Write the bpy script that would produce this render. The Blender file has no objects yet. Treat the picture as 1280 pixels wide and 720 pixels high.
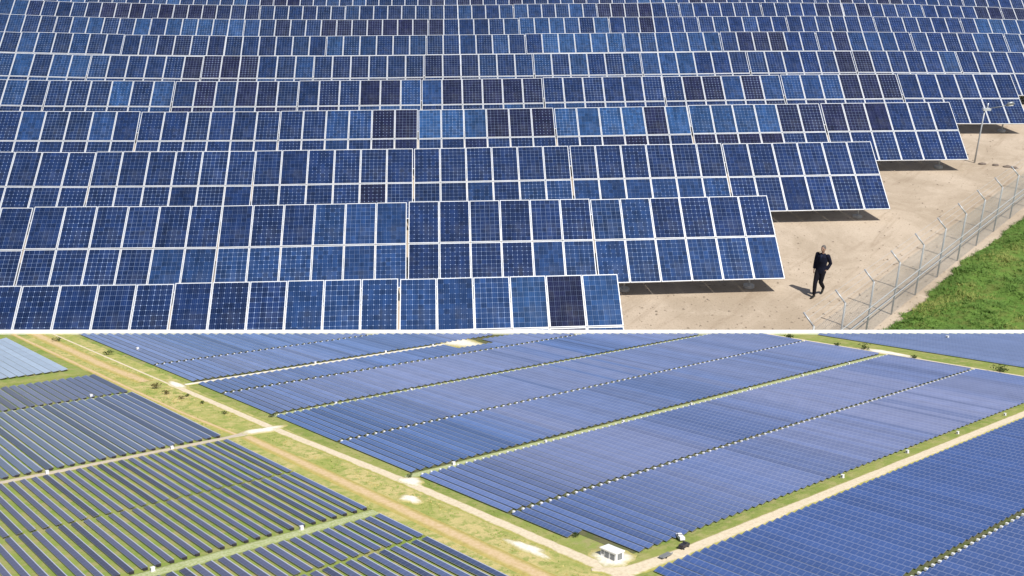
import bpy, bmesh, math, random
from mathutils import Vector, Matrix, noise

random.seed(7)
R = math.radians
scene = bpy.context.scene
COL = scene.collection

# ------------------------------------------------------------------ camera
F = 1250.0                       # focal length in pixels of the 1280-wide photograph
PITCH = R(24.2)
CAM_H = 13.68
cam_d = bpy.data.cameras.new('camera')
cam_d.sensor_width = 36.0
cam_d.lens = 36.0 * F / 1280.0
cam_d.clip_start = 0.1
cam_d.clip_end = 2000.0
cam = bpy.data.objects.new('camera', cam_d)
cam.location = (0, 0, CAM_H)
cam.rotation_euler = (R(90) - PITCH, 0, 0)
COL.objects.link(cam)
scene.camera = cam


def cam_to_world(v):             # v: x right, y down, z forward
    c, s = math.cos(PITCH), math.sin(PITCH)
    return Vector((v[0], v[2] * c - v[1] * s, -v[2] * s - v[1] * c))


def ray(x, y):
    return cam_to_world(((x - 640) / F, (y - 360) / F, 1.0))


def project(p):
    c, s = math.cos(PITCH), math.sin(PITCH)
    z = p[2] - CAM_H
    d = p[1] * c - z * s
    up = p[1] * s + z * c
    if d < 0.1:
        return None
    return (640 + F * p[0] / d, 360 - F * up / d)


# ------------------------------------------------------------------ upper field frame (rows of big tables)
YAW = R(3.33)
ER = Vector((math.cos(YAW), math.sin(YAW), 0))
EP = Vector((-math.sin(YAW), math.cos(YAW), 0))
X0, Y0, PT, TILT, HB, W = -1.653, 23.07, 6.263, R(35.6), 0.55, 6.15
ROW_OFF = [-.15, -.04, .11, .11, -.03, .07, .1, -.04, -.14, 0, 0]


def terr(s):
    s = max(-46.0, min(46.0, s))
    return 2.62e-4 * s * s - 1.39e-5 * s ** 3


def ground_z(x, y):
    return terr(x * ER.x + y * ER.y)


def ground_at(px, py, h=0.0):
    r = ray(px, py)
    z = 0.0
    for _ in range(12):
        t = (z + h - CAM_H) / r.z
        p = Vector((0, 0, CAM_H)) + r * t
        z = ground_z(p.x, p.y)
    return p


# ------------------------------------------------------------------ lower field frame (slope in front of the wall)
def _cross(a, b):
    return Vector(a).cross(Vector(b))


bp_, br_, by_ = R(7.85), R(.315), R(48.7)
nb = Vector((math.sin(br_) * math.cos(bp_), -math.cos(br_) * math.cos(bp_), -math.sin(bp_)))
fwb = Vector((0, 0, 1)) - nb * nb.z
fwb.normalize()
rb = nb.cross(fwb)
if rb.x < 0:
    rb = -rb
d1 = math.cos(by_) * fwb + math.sin(by_) * rb
d2 = math.sin(by_) * fwb - math.cos(by_) * rb
B_E1 = cam_to_world(d1)
B_D2 = cam_to_world(d2)
B_N = cam_to_world(nb)
_rr = ((640 - 640) / F, (418 - 360) / F, 1.0)
_Z = 21.0 / (math.cos(PITCH) - _rr[1] * math.sin(PITCH))
_P0 = Vector(_rr) * _Z
B_DIST = _P0.dot(nb)


def b_cam(x, y):
    r = Vector(((x - 640) / F, (y - 360) / F, 1.0))
    return r * (B_DIST / r.dot(nb))


_O = b_cam(640, 560)
B_O = cam_to_world(_O) + Vector((0, 0, CAM_H))
MB_ = Matrix(((B_E1.x, B_D2.x, B_N.x, B_O.x), (B_E1.y, B_D2.y, B_N.y, B_O.y),
              (B_E1.z, B_D2.z, B_N.z, B_O.z), (0, 0, 0, 1)))


def uv_at(x, y):
    q = b_cam(x, y) - _O
    return q.dot(d1), -q.dot(d2)


def bw(u, v, h=0.0):             # lower field coordinates -> world
    return MB_ @ Vector((u, -v, h))


def bpx(u, v, h=0.0):
    return project(bw(u, v, h))


# far rim of the slope, where the wall stands
RIM_A = (-3.17, -14.36)
RIM_K = (0.99 + 14.36) / (15.4 + 3.17)


def rim_v(u):
    return RIM_A[1] + (u - RIM_A[0]) * RIM_K


# ------------------------------------------------------------------ mesh builder
class Mesh:
    def __init__(s):
        s.v, s.f, s.m, s.uv, s.smooth = [], [], [], [], []

    def face(s, pts, m=0, uv=None, smooth=False):
        b = len(s.v)
        s.v += [tuple(p) for p in pts]
        s.f.append(tuple(range(b, b + len(pts))))
        s.m.append(m)
        s.smooth.append(smooth)
        s.uv.append(uv or [(0.5, 0.5)] * len(pts))

    def box(s, c, d, m=0, M=None, skip=()):
        x, y, z = d[0] / 2, d[1] / 2, d[2] / 2
        P = [Vector((c[0] + i * x, c[1] + j * y, c[2] + k * z)) for k in (-1, 1) for j in (-1, 1) for i in (-1, 1)]
        if M is not None:
            P = [M @ p for p in P]
        Q = {'-z': (0, 2, 3, 1), '+z': (4, 5, 7, 6), '-y': (0, 1, 5, 4), '+y': (2, 6, 7, 3), '-x': (0, 4, 6, 2), '+x': (1, 3, 7, 5)}
        for k, q in Q.items():
            if k not in skip:
                s.face([P[i] for i in q], m)

    def loft(s, rings, m=0, cap=True, smooth=True):
        b = len(s.v)
        n = len(rings[0])
        for r in rings:
            s.v += [tuple(p) for p in r]
        for i in range(len(rings) - 1):
            for j in range(n):
                k = (j + 1) % n
                s.f.append((b + i * n + j, b + i * n + k, b + (i + 1) * n + k, b + (i + 1) * n + j))
                s.m.append(m)
                s.smooth.append(smooth)
                s.uv.append([(j / n, i), ((j + 1) / n, i), ((j + 1) / n, i + 1), (j / n, i + 1)])
        if cap:
            for i, rev in ((0, True), (len(rings) - 1, False)):
                q = tuple(b + i * n + j for j in range(n))
                s.f.append(q[::-1] if rev else q)
                s.m.append(m)
                s.smooth.append(False)
                s.uv.append([(0.5, 0.5)] * n)

    def tube(s, pts, rad, n=8, m=0, smooth=True, ell=None):
        pts = [Vector(p) for p in pts]
        if not hasattr(rad, '__len__'):
            rad = [rad] * len(pts)
        rings = []
        ref = None
        for i, p in enumerate(pts):
            t = (pts[min(i + 1, len(pts) - 1)] - pts[max(i - 1, 0)]).normalized()
            if ref is None:
                ref = Vector((1, 0, 0)) if abs(t.x) < 0.9 else Vector((0, 1, 0))
            a = (ref - t * ref.dot(t)).normalized()
            ref = a
            b2 = t.cross(a)
            ex, ey = (ell if ell else (1, 1))
            rings.append([p + (a * math.cos(2 * math.pi * j / n) * ex + b2 * math.sin(2 * math.pi * j / n) * ey) * rad[i] for j in range(n)])
        s.loft(rings, m, True, smooth)

    def ball(s, c, r, n=12, m=0):
        rx, ry, rz = r if hasattr(r, '__len__') else (r, r, r)
        rings = []
        for i in range(1, n // 2 + 1):
            a = math.pi * (i / (n // 2 + 1)) - math.pi / 2
            rings.append([(c[0] + rx * math.cos(a) * math.cos(2 * math.pi * j / n), c[1] + ry * math.cos(a) * math.sin(2 * math.pi * j / n), c[2] + rz * math.sin(a)) for j in range(n)])
        s.loft(rings, m)

    def data(s, name, mats, cols=None):
        me = bpy.data.meshes.new(name)
        me.from_pydata(s.v, [], s.f)
        for mm in mats:
            me.materials.append(mm)
        me.polygons.foreach_set('material_index', s.m)
        me.polygons.foreach_set('use_smooth', s.smooth)
        ul = me.uv_layers.new(name='UVMap')
        ul.data.foreach_set('uv', [c for f in s.uv for p in f for c in p])
        if cols is not None:
            ca = me.color_attributes.new('tint', 'FLOAT_COLOR', 'CORNER')
            flat = []
            for f, c in zip(s.f, cols):
                flat += list(c) * len(f)
            ca.data.foreach_set('color', flat)
        me.update()
        return me

    def build(s, name, mats, parent=None, matrix=None, cols=None):
        o = bpy.data.objects.new(name, s.data(name, mats if isinstance(mats, (list, tuple)) else [mats], cols))
        COL.objects.link(o)
        if parent is not None:
            o.parent = parent
        if matrix is not None:
            o.matrix_local = matrix
        return o


def empty(name, matrix):
    o = bpy.data.objects.new(name, None)
    o.empty_display_size = 0.2
    COL.objects.link(o)
    o.matrix_world = matrix
    return o


def tag(o, label=None, cat=None, group=None, kind=None):
    if label:
        n = len(label.split())
        assert 4 <= n <= 16, (n, label)
        o['label'] = label
    if cat:
        o['category'] = cat
    if group:
        o['group'] = group
    if kind:
        o['kind'] = kind
    return o


_ONES = ['', 'first', 'second', 'third', 'fourth', 'fifth', 'sixth', 'seventh', 'eighth', 'ninth', 'tenth', 'eleventh', 'twelfth',
         'thirteenth', 'fourteenth', 'fifteenth', 'sixteenth', 'seventeenth', 'eighteenth', 'nineteenth']
_TENS = ['', '', 'twent', 'thirt', 'fort', 'fift', 'sixt', 'sevent', 'eight', 'ninet']


def ordinal(n):
    if n < 20:
        return _ONES[n]
    t, r = divmod(n, 10)
    return _TENS[t] + 'ieth' if r == 0 else _TENS[t] + 'y-' + _ONES[r]


# ------------------------------------------------------------------ materials
class NT:
    def __init__(s, name, rough=0.8, spec=0.3):
        s.mat = bpy.data.materials.new(name)
        s.mat.use_nodes = True
        s.t = s.mat.node_tree
        s.b = s.t.nodes['Principled BSDF']
        s.b.inputs['Roughness'].default_value = rough
        s.b.inputs['Specular IOR Level'].default_value = spec

    def n(s, typ, **kw):
        nd = s.t.nodes.new(typ)
        for k, v in kw.items():
            if k.startswith('i_'):
                key = k[2:]
                nd.inputs[int(key) if key.isdigit() else key].default_value = v
            else:
                setattr(nd, k, v)
        return nd

    def l(s, a, b):
        s.t.links.new(a, b)

    def val(s, x, node, i):
        if isinstance(x, (int, float)):
            node.inputs[i].default_value = x
        else:
            s.l(x, node.inputs[i])

    def math(s, op, a, b=0.0, c=None, clamp=False):
        nd = s.n('ShaderNodeMath', operation=op, use_clamp=clamp)
        s.val(a, nd, 0)
        s.val(b, nd, 1)
        if c is not None:
            s.val(c, nd, 2)
        return nd.outputs[0]

    def mix(s, fac, a, b, blend='MIX'):
        nd = s.n('ShaderNodeMix', data_type='RGBA', blend_type=blend)
        s.val(fac, nd, 0)
        for i, x in ((6, a), (7, b)):
            if isinstance(x, (tuple, list)):
                nd.inputs[i].default_value = (*x[:3], 1)
            else:
                s.l(x, nd.inputs[i])
        return nd.outputs[2]

    def noise(s, scale, detail=4, rough=0.6, vec=None, dist=0.0):
        nd = s.n('ShaderNodeTexNoise')
        nd.inputs['Scale'].default_value = scale
        nd.inputs['Detail'].default_value = detail
        nd.inputs['Roughness'].default_value = rough
        nd.inputs['Distortion'].default_value = dist
        if vec is not None:
            s.l(vec, nd.inputs['Vector'])
        return nd.outputs[0]

    def ramp(s, x, a, b):
        nd = s.n('ShaderNodeMapRange', interpolation_type='SMOOTHSTEP')
        s.l(x, nd.inputs[0])
        nd.inputs[1].default_value = a
        nd.inputs[2].default_value = b
        return nd.outputs[0]

    def obj(s):
        return s.n('ShaderNodeTexCoord').outputs['Object']

    def bump(s, h, strength=0.3, dist=0.02):
        nd = s.n('ShaderNodeBump')
        nd.inputs['Strength'].default_value = strength
        nd.inputs['Distance'].default_value = dist
        s.l(h, nd.inputs['Height'])
        s.l(nd.outputs[0], s.b.inputs['Normal'])

    def out(s, c):
        if isinstance(c, (tuple, list)):
            s.b.inputs['Base Color'].default_value = (*c[:3], 1)
        else:
            s.l(c, s.b.inputs['Base Color'])
        return s.mat


def simple(name, c, rough=0.6, metal=0.0, spec=0.4, var=0.12, scale=6.0):
    k = NT(name, rough, spec)
    k.b.inputs['Metallic'].default_value = metal
    nz = k.noise(scale, 4, 0.6, k.obj())
    lo = tuple(x * (1 - var) for x in c)
    hi = tuple(min(1, x * (1 + var)) for x in c)
    return k.out(k.mix(nz, lo, hi))


def cell_material():
    k = NT('solar_cells', 0.16, 0.45)
    uv = k.n('ShaderNodeUVMap').outputs[0]
    sp = k.n('ShaderNodeSeparateXYZ')
    k.l(uv, sp.inputs[0])
    x = k.math('MULTIPLY', sp.outputs[0], 6.0)
    y = k.math('MULTIPLY', sp.outputs[1], 10.0)
    fx = k.math('ABSOLUTE', k.math('SUBTRACT', k.math('FRACT', x), 0.5))
    fy = k.math('ABSOLUTE', k.math('SUBTRACT', k.math('FRACT', y), 0.5))
    line = k.math('MAXIMUM', k.math('GREATER_THAN', fx, 0.474), k.math('GREATER_THAN', fy, 0.474))
    dia = k.math('GREATER_THAN', k.math('ADD', fx, fy), 0.885)
    bus = k.math('GREATER_THAN', k.math('ABSOLUTE', k.math('SUBTRACT', k.math('FRACT', k.math('MULTIPLY', x, 3.0)), 0.5)), 0.455)
    oi = k.n('ShaderNodeObjectInfo')
    base = oi.outputs['Color']
    rnd = oi.outputs['Random']
    # makes differ: some modules have strong white grid lines, others nearly none
    ls = k.math('MULTIPLY_ADD', k.math('FRACT', k.math('MULTIPLY', rnd, 7.0)), 0.40, 0.08)
    ds = k.math('MULTIPLY_ADD', k.math('FRACT', k.math('MULTIPLY', rnd, 11.0)), 0.9, 0.1)
    mask = k.math('MAXIMUM', k.math('MULTIPLY', line, ls), k.math('MULTIPLY', dia, ds))
    # crystal grain of each cell
    fl = k.n('ShaderNodeCombineXYZ')
    k.l(k.math('FLOOR', x), fl.inputs[0])
    k.l(k.math('FLOOR', y), fl.inputs[1])
    k.l(k.math('MULTIPLY', oi.outputs['Random'], 37.0), fl.inputs[2])
    wn = k.n('ShaderNodeTexWhiteNoise', noise_dimensions='3D')
    k.l(fl.outputs[0], wn.inputs[0])
    g = k.math('MULTIPLY_ADD', wn.outputs[0], 0.5, 0.75)
    cg = k.n('ShaderNodeCombineColor')
    for i in range(3):
        k.l(g, cg.inputs[i])
    c = k.mix(1.0, base, cg.outputs[0], 'MULTIPLY')
    c = k.mix(k.math('MULTIPLY', bus, 0.16), c, (0.26, 0.34, 0.48))
    c = k.mix(mask, c, (0.30, 0.40, 0.60))
    # glossy reflection painted into the colour as long streaks down the glass
    mp = k.n('ShaderNodeMapping')
    mp.inputs['Scale'].default_value = (5.0, 0.7, 1)
    k.l(k.obj(), mp.inputs[0])
    sk = k.n('ShaderNodeTexNoise', noise_dimensions='4D')
    k.l(mp.outputs[0], sk.inputs['Vector'])
    k.l(k.math('MULTIPLY', rnd, 50.0), sk.inputs['W'])
    sk.inputs['Scale'].default_value = 1.1
    sk.inputs['Detail'].default_value = 3
    sv = k.math('MULTIPLY_ADD', sk.outputs[0], 1.3, 0.35)
    cs = k.n('ShaderNodeCombineColor')
    for i in range(3):
        k.l(sv, cs.inputs[i])
    c = k.mix(1.0, c, cs.outputs[0], 'MULTIPLY')
    # dust: slightly stronger towards the lower rim of the module, in blotches
    nz = k.ramp(k.noise(1.3, 5, 0.65, k.obj()), 0.45, 0.85)
    c = k.mix(k.math('MULTIPLY', nz, 0.10), c, (0.30, 0.32, 0.36))
    k.l(k.math('MULTIPLY_ADD', nz, 0.15, 0.12), k.b.inputs['Roughness'])
    return k.out(c)


def row_material(name='solar_row_glass', ls=.13, es=.24):
    """long narrow rows: cells read as a fine grid of paler module joints"""
    k = NT(name, 0.28, 0.5)
    uv = k.n('ShaderNodeUVMap').outputs[0]
    sp = k.n('ShaderNodeSeparateXYZ')
    k.l(uv, sp.inputs[0])
    fx = k.math('ABSOLUTE', k.math('SUBTRACT', k.math('FRACT', k.math('MULTIPLY', sp.outputs[0], 1 / 0.075)), 0.5))
    mid = k.math('LESS_THAN', k.math('ABSOLUTE', k.math('SUBTRACT', sp.outputs[1], 0.5)), 0.02)
    line = k.math('GREATER_THAN', fx, 0.42)
    edge = k.math('GREATER_THAN', sp.outputs[1], 0.86)
    oi = k.n('ShaderNodeObjectInfo')
    at = k.n('ShaderNodeAttribute', attribute_name='tint')
    base = k.mix(1.0, oi.outputs['Color'], at.outputs['Color'], 'MULTIPLY')
    nz = k.noise(3.0, 5, 0.7, k.obj())
    g = k.math('MULTIPLY_ADD', nz, 0.5, 0.75)
    cg = k.n('ShaderNodeCombineColor')
    for i in range(3):
        k.l(g, cg.inputs[i])
    c = k.mix(1.0, base, cg.outputs[0], 'MULTIPLY')
    m = k.math('MAXIMUM', k.math('MULTIPLY', line, ls), k.math('MAXIMUM', k.math('MULTIPLY', edge, es), k.math('MULTIPLY', mid, ls)))
    c = k.mix(m, c, (0.46, 0.49, 0.60))
    return k.out(c)


def sand_material():
    k = NT('sandy_ground', 0.95, 0.15)
    o = k.obj()
    a = k.noise(0.22, 6, 0.65, o, 0.6)
    b = k.noise(1.1, 6, 0.7, o, 0.4)
    d = k.noise(14.0, 4, 0.7, o)
    mp = k.n('ShaderNodeMapping')
    mp.inputs['Rotation'].default_value = (0, 0, R(-52))
    m2 = k.n('ShaderNodeMapping')
    m2.inputs['Scale'].default_value = (0.22, 1.7, 1)
    k.l(o, mp.inputs[0])
    k.l(mp.outputs[0], m2.inputs[0])
    mp = m2
    st = k.noise(0.9, 5, 0.65, mp.outputs[0], 0.8)
    c = k.mix(k.ramp(a, 0.35, 0.65), (0.37, 0.30, 0.225), (0.50, 0.415, 0.325))
    c = k.mix(k.math('MULTIPLY', k.ramp(b, 0.5, 0.75), 0.55), c, (0.54, 0.455, 0.36))
    c = k.mix(k.math('MULTIPLY', k.ramp(st, 0.52, 0.72), 0.38), c, (0.24, 0.175, 0.12))
    c = k.mix(k.math('MULTIPLY', k.ramp(d, 0.52, 0.7), 0.4), c, (0.20, 0.155, 0.11))
    k.bump(k.math('ADD', k.math('MULTIPLY', b, 0.6), k.math('MULTIPLY', d, 0.4)), 0.5, 0.06)
    return k.out(c)


def grass_base(name, c1, c2, c3, sc=1.0, bumpd=0.01):
    k = NT(name, 0.95, 0.1)
    o = k.obj()
    a = k.noise(0.8 * sc, 6, 0.65, o, 0.5)
    b = k.noise(5.0 * sc, 6, 0.7, o)
    d = k.noise(28.0 * sc, 4, 0.7, o)
    c = k.mix(k.ramp(a, 0.38, 0.62), c1, c2)
    c = k.mix(k.math('MULTIPLY', k.ramp(b, 0.44, 0.62), 0.85), c, c3)
    c = k.mix(k.math('MULTIPLY', k.ramp(d, 0.52, 0.75), 0.45), c, tuple(x * 0.6 for x in c1))
    k.bump(k.math('ADD', b, d), 0.6, bumpd)
    return k.out(c)


def strip_material(name, core, core2, side, sc=6.0, edge=0.34, soft=0.16):
    """a dirt or gravel strip whose ragged rim gives way to the grass beside it (u across 0..1)"""
    k = NT(name, 0.95, 0.1)
    o = k.obj()
    uv = k.n('ShaderNodeUVMap').outputs[0]
    sp = k.n('ShaderNodeSeparateXYZ')
    k.l(uv, sp.inputs[0])
    d = k.math('ABSOLUTE', k.math('SUBTRACT', sp.outputs[0], 0.5))
    nz = k.noise(sc, 6, 0.7, o)
    nf = k.noise(sc * 6, 5, 0.7, o)
    e = k.math('ADD', d, k.math('MULTIPLY_ADD', nz, 0.36, -0.18))
    fac = k.ramp(e, edge - soft * 0.5, edge + soft * 0.5)
    c = k.mix(k.ramp(nf, 0.35, 0.7), core, core2)
    g = k.mix(k.ramp(nf, 0.4, 0.65), side, tuple(x * 0.82 for x in side))
    k.bump(nf, 0.4, 0.01)
    return k.out(k.mix(fac, c, g))


M = {}
M['cells'] = cell_material()
M['row'] = row_material()
M['row_fine'] = row_material('solar_row_glass_fine', .16, .26)
M['row_grey'] = row_material('solar_row_glass_grey', .08, .9)
M['sand'] = sand_material()
M['frame'] = simple('aluminium_frame', (0.66, 0.69, 0.73), 0.4, 0.25, 0.5, 0.22, 2.2)
M['steel'] = simple('galvanised_steel', (0.46, 0.48, 0.50), 0.5, 0.35, 0.5, 0.18, 9)
M['fence_steel'] = simple('weathered_fence_steel', (0.42, 0.44, 0.45), 0.55, 0.2, 0.4, 0.2, 5)
M['wire'] = simple('thin_wire', (0.42, 0.44, 0.45), 0.55, 0.2, 0.4, 0.1)
M['concrete'] = simple('pale_concrete', (0.58, 0.56, 0.52), 0.9, 0, 0.2, 0.2, 5)
M['coping'] = simple('white_painted_coping', (0.83, 0.83, 0.82), 0.7, 0, 0.3, 0.05, 3)
M['wallface'] = simple('rendered_wall', (0.62, 0.61, 0.58), 0.9, 0, 0.2, 0.12, 2)
M['white'] = simple('white_enamel', (0.82, 0.82, 0.82), 0.45, 0, 0.5, 0.04)
M['greydoor'] = simple('grey_louvre', (0.20, 0.21, 0.22), 0.6, 0, 0.3, 0.1)
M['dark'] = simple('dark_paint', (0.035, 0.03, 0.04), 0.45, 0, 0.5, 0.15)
M['rubber'] = simple('black_rubber', (0.02, 0.02, 0.02), 0.8, 0, 0.2, 0.1)
M['glass'] = simple('dark_window_glass', (0.03, 0.04, 0.05), 0.1, 0, 0.6, 0.05)
M['lamp'] = simple('lamp_housing', (0.22, 0.24, 0.26), 0.4, 0.3, 0.5, 0.1)
M['diffuser'] = simple('lamp_diffuser', (0.75, 0.75, 0.72), 0.4, 0, 0.5, 0.05)
M['stone'] = simple('grey_brown_stone', (0.16, 0.13, 0.11), 0.9, 0, 0.2, 0.3, 8)
M['skin'] = simple('skin', (0.36, 0.22, 0.16), 0.55, 0, 0.4, 0.05)
M['hair'] = simple('grey_hair', (0.13, 0.12, 0.115), 0.8, 0, 0.2, 0.15, 40)
M['jacket'] = simple('dark_navy_cloth', (0.010, 0.012, 0.026), 0.9, 0, 0.15, 0.3, 14)
M['trousers'] = simple('black_cloth', (0.010, 0.010, 0.016), 0.9, 0, 0.15, 0.3, 14)
M['shirt'] = simple('dark_blue_shirt', (0.016, 0.024, 0.055), 0.9, 0, 0.2, 0.1)
M['shoe'] = simple('black_leather', (0.012, 0.011, 0.010), 0.5, 0, 0.4, 0.1)
M['eye'] = simple('dark_eye', (0.02, 0.015, 0.01), 0.2, 0, 0.5, 0.05)
M['field'] = grass_base('field_grass', (0.20, 0.285, 0.06), (0.28, 0.33, 0.09), (0.36, 0.32, 0.15), 0.9)
M['shade_ground'] = grass_base('shaded_row_ground', (0.115, 0.125, 0.065), (0.15, 0.145, 0.08), (0.11, 0.14, 0.045), 1.0)  # dark tone paints shade into the gaps between the dense rows
M['verge'] = grass_base('dry_verge', (0.37, 0.38, 0.115), (0.58, 0.48, 0.22), (0.26, 0.32, 0.08), 1.3)
M['greenverge'] = grass_base('green_verge', (0.21, 0.27, 0.065), (0.29, 0.32, 0.09), (0.37, 0.35, 0.14), 0.9)
M['bank'] = grass_base('grass_bank_soil', (0.10, 0.19, 0.035), (0.13, 0.22, 0.045), (0.14, 0.17, 0.045), 0.5, 0.05)
M['road'] = strip_material('pale_dirt_road', (0.74, 0.64, 0.48), (0.62, 0.52, 0.37), (0.40, 0.38, 0.11), 4.0, 0.34)
M['track'] = strip_material('ochre_dirt_track', (0.66, 0.50, 0.31), (0.56, 0.41, 0.21), (0.48, 0.40, 0.13), 3.0, 0.24, 0.3)
M['lane'] = strip_material('tan_gravel_lane', (0.58, 0.50, 0.40), (0.50, 0.43, 0.33), (0.34, 0.32, 0.11), 5.0, 0.36)
M['greenlane'] = strip_material('weedy_lane', (0.50, 0.52, 0.32), (0.30, 0.36, 0.12), (0.22, 0.27, 0.06), 7.0, 0.38, 0.3)
M['whitelane'] = strip_material('white_gravel_lane', (0.84, 0.84, 0.82), (0.70, 0.71, 0.70), (0.40, 0.42, 0.36), 5.0, 0.40)
M['patch'] = strip_material('white_gravel', (0.86, 0.82, 0.75), (0.76, 0.70, 0.58), (0.50, 0.44, 0.17), 7.0, 0.30, 0.3)


def leaf_material(name, c, var=0.5):
    k = NT(name, 0.7, 0.2)
    oi = k.n('ShaderNodeNewGeometry')
    nz = k.noise(3.0, 3, 0.6, k.obj())
    f = k.math('ADD', k.math('MULTIPLY', oi.outputs['Random Per Island'], 0.6), k.math('MULTIPLY', nz, 0.5))
    return k.out(k.mix(f, tuple(x * (1 - var) for x in c), tuple(x * (1 + var) for x in c)))


M['pebble'] = leaf_material('pebble', (0.32, 0.26, 0.20), 0.5)
M['leaf'] = leaf_material('shrub_leaf', (0.05, 0.075, 0.02))
M['leaf_dry'] = leaf_material('dry_shrub_leaf', (0.13, 0.11, 0.04))
M['blade'] = leaf_material('grass_blade', (0.105, 0.195, 0.038), 0.2)
M['blade_dry'] = leaf_material('dry_grass_blade', (0.22, 0.25, 0.065), 0.25)
M['tuft'] = leaf_material('green_tuft', (0.22, 0.30, 0.06), 0.3)
M['tuft_dry'] = leaf_material('straw_tuft', (0.50, 0.42, 0.16), 0.25)
M['bark'] = simple('bark', (0.12, 0.09, 0.06), 0.9, 0, 0.2, 0.25, 20)

# ------------------------------------------------------------------ light
SUN_H = Vector((0.576, -0.817, 0)).normalized()
SUN_EL = R(59)
to_sun = SUN_H * math.cos(SUN_EL) + Vector((0, 0, math.sin(SUN_EL)))
sun_d = bpy.data.lights.new('sun', 'SUN')
sun_d.energy = 4.5
sun_d.angle = R(0.5)
sun_d.color = (1.0, 0.955, 0.88)
sun = bpy.data.objects.new('sun', sun_d)
sun.rotation_euler = to_sun.to_track_quat('Z', 'Y').to_euler()
sun.location = (20, -20, 60)
COL.objects.link(sun)
world = bpy.data.worlds.new('World')
scene.world = world
world.use_nodes = True
wt = world.node_tree
sky = wt.nodes.new('ShaderNodeTexSky')
sky.sky_type = 'NISHITA'
sky.sun_disc = False
sky.sun_elevation = SUN_EL
sky.sun_rotation = math.atan2(to_sun.x, to_sun.y)
sky.dust_density = 1.5
bg = wt.nodes['Background']
bg.inputs['Strength'].default_value = 0.075
wt.links.new(sky.outputs[0], bg.inputs['Color'])
scene.view_settings.view_transform = 'Standard'
scene.view_settings.look = 'None'
scene.view_settings.exposure = 0.25
scene.view_settings.gamma = 1.0

# ------------------------------------------------------------------ ground of the upper field
g = Mesh()
S = [-300, -120, -70] + [x * 2.0 for x in range(-24, 25)] + [70, 120, 300]
P = [-40, -20, 0, 12, 20, 24, 30, 40, 60, 80, 110, 150, 220, 400, 900]
for i in range(len(S) - 1):
    for j in range(len(P) - 1):
        q = []
        for a, b in ((i, j), (i + 1, j), (i + 1, j + 1), (i, j + 1)):
            p = ER * S[a] + EP * P[b]
            q.append((p.x, p.y, terr(S[a])))
        g.face(q)
gnd = g.build('sandy_ground', M['sand'])
bm = bmesh.new()
bm.from_mesh(gnd.data)
bmesh.ops.remove_doubles(bm, verts=bm.verts, dist=0.001)
bm.to_mesh(gnd.data)
bm.free()
tag(gnd, 'bare sandy ground around the big solar tables, stained by wheel tracks', None, None, 'structure')

# ------------------------------------------------------------------ solar tables
MW, ML, MT = 1.012, 1.66, 0.04          # module width, length, thickness


def module_data():
    m = Mesh()
    rim = 0.025
    w, h, t = MW / 2 - 0.006, ML / 2 - 0.006, MT
    o = [(-w, -h), (w, -h), (w, h), (-w, h)]
    n = [(-w + rim, -h + rim), (w - rim, -h + rim), (w - rim, h - rim), (-w + rim, h - rim)]
    for i in range(4):
        j = (i + 1) % 4
        m.face([(*o[i], t), (*o[j], t), (*n[j], t), (*n[i], t)], 1)
        m.face([(*n[i], t), (*n[j], t), (*n[j], t - .006), (*n[i], t - .006)], 1)
        m.face([(*o[j], t), (*o[i], t), (*o[i], 0), (*o[j], 0)], 1)
    m.face([(*n[0], t - .006), (*n[1], t - .006), (*n[2], t - .006), (*n[3], t - .006)], 0, [(0, 0), (1, 0), (1, 1), (0, 1)])
    m.face([(*o[3], 0), (*o[2], 0), (*o[1], 0), (*o[0], 0)], 1)
    return m.data('solar_module', [M['cells'], M['frame']])


ct, st_ = math.cos(TILT), math.sin(TILT)
RX = Matrix.Rotation(TILT, 4, 'X')


def make_table():
    root = empty('solar_table', Matrix.Identity(4))
    md = module_data()
    for r in range(2):
        for c in range(6):
            o = bpy.data.objects.new('solar_module', md)
            COL.objects.link(o)
            o.parent = root
            a = (r + 0.5) * (ML + 0.012)
            o.location = ((c - 2.5) * (MW + 0.006), a * ct, HB + a * st_)
            o.rotation_euler = (TILT, 0, 0)
    # purlins along the row under the modules
    for a in (0.75, 2.6):
        m = Mesh()
        m.box((0, 0, 0), (6.04, 0.06, 0.08), 0, Matrix.Translation((0, a * ct + 0.045 * st_, HB + a * st_ - 0.047 * ct)) @ RX)
        m.build('purlin', M['steel'], root)
    for x in (-2.1, 2.1):
        m = Mesh()
        m.box((0, 0, 0), (0.07, 2.6, 0.08), 0, Matrix.Translation((x, 1.67 * ct + 0.13 * st_, HB + 1.67 * st_ - 0.131 * ct)) @ RX)
        m.build('rafter', M['steel'], root)
        for a, rr_ in ((0.75, 0.04), (2.6, 0.05)):
            m = Mesh()
            top = HB + a * st_ - 0.19 * ct
            m.tube([(x, a * ct + 0.17 * st_, -0.3), (x, a * ct + 0.17 * st_, top)], rr_, 8)
            m.build('support_leg', M['steel'], root)
    return root


def copy_tree(o, parent=None):
    c = o.copy()
    COL.objects.link(c)
    if parent is not None:
        c.parent = parent
    for ch in o.children:
        copy_tree(ch, c)
    return c


proto = make_table()
ENDS = {0: 1, 1: 2, 2: 3, 3: 4, 4: 5}
PAL_N = (0.0058, 0.0175, 0.064)
PAL_B = (0.0165, 0.056, 0.158)
PAL_D = (0.0080, 0.0088, 0.036)
PAL_S = (0.0068, 0.0210, 0.086)


def lerp(a, b, t):
    return tuple(x + (y - x) * t for x, y in zip(a, b))


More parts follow.
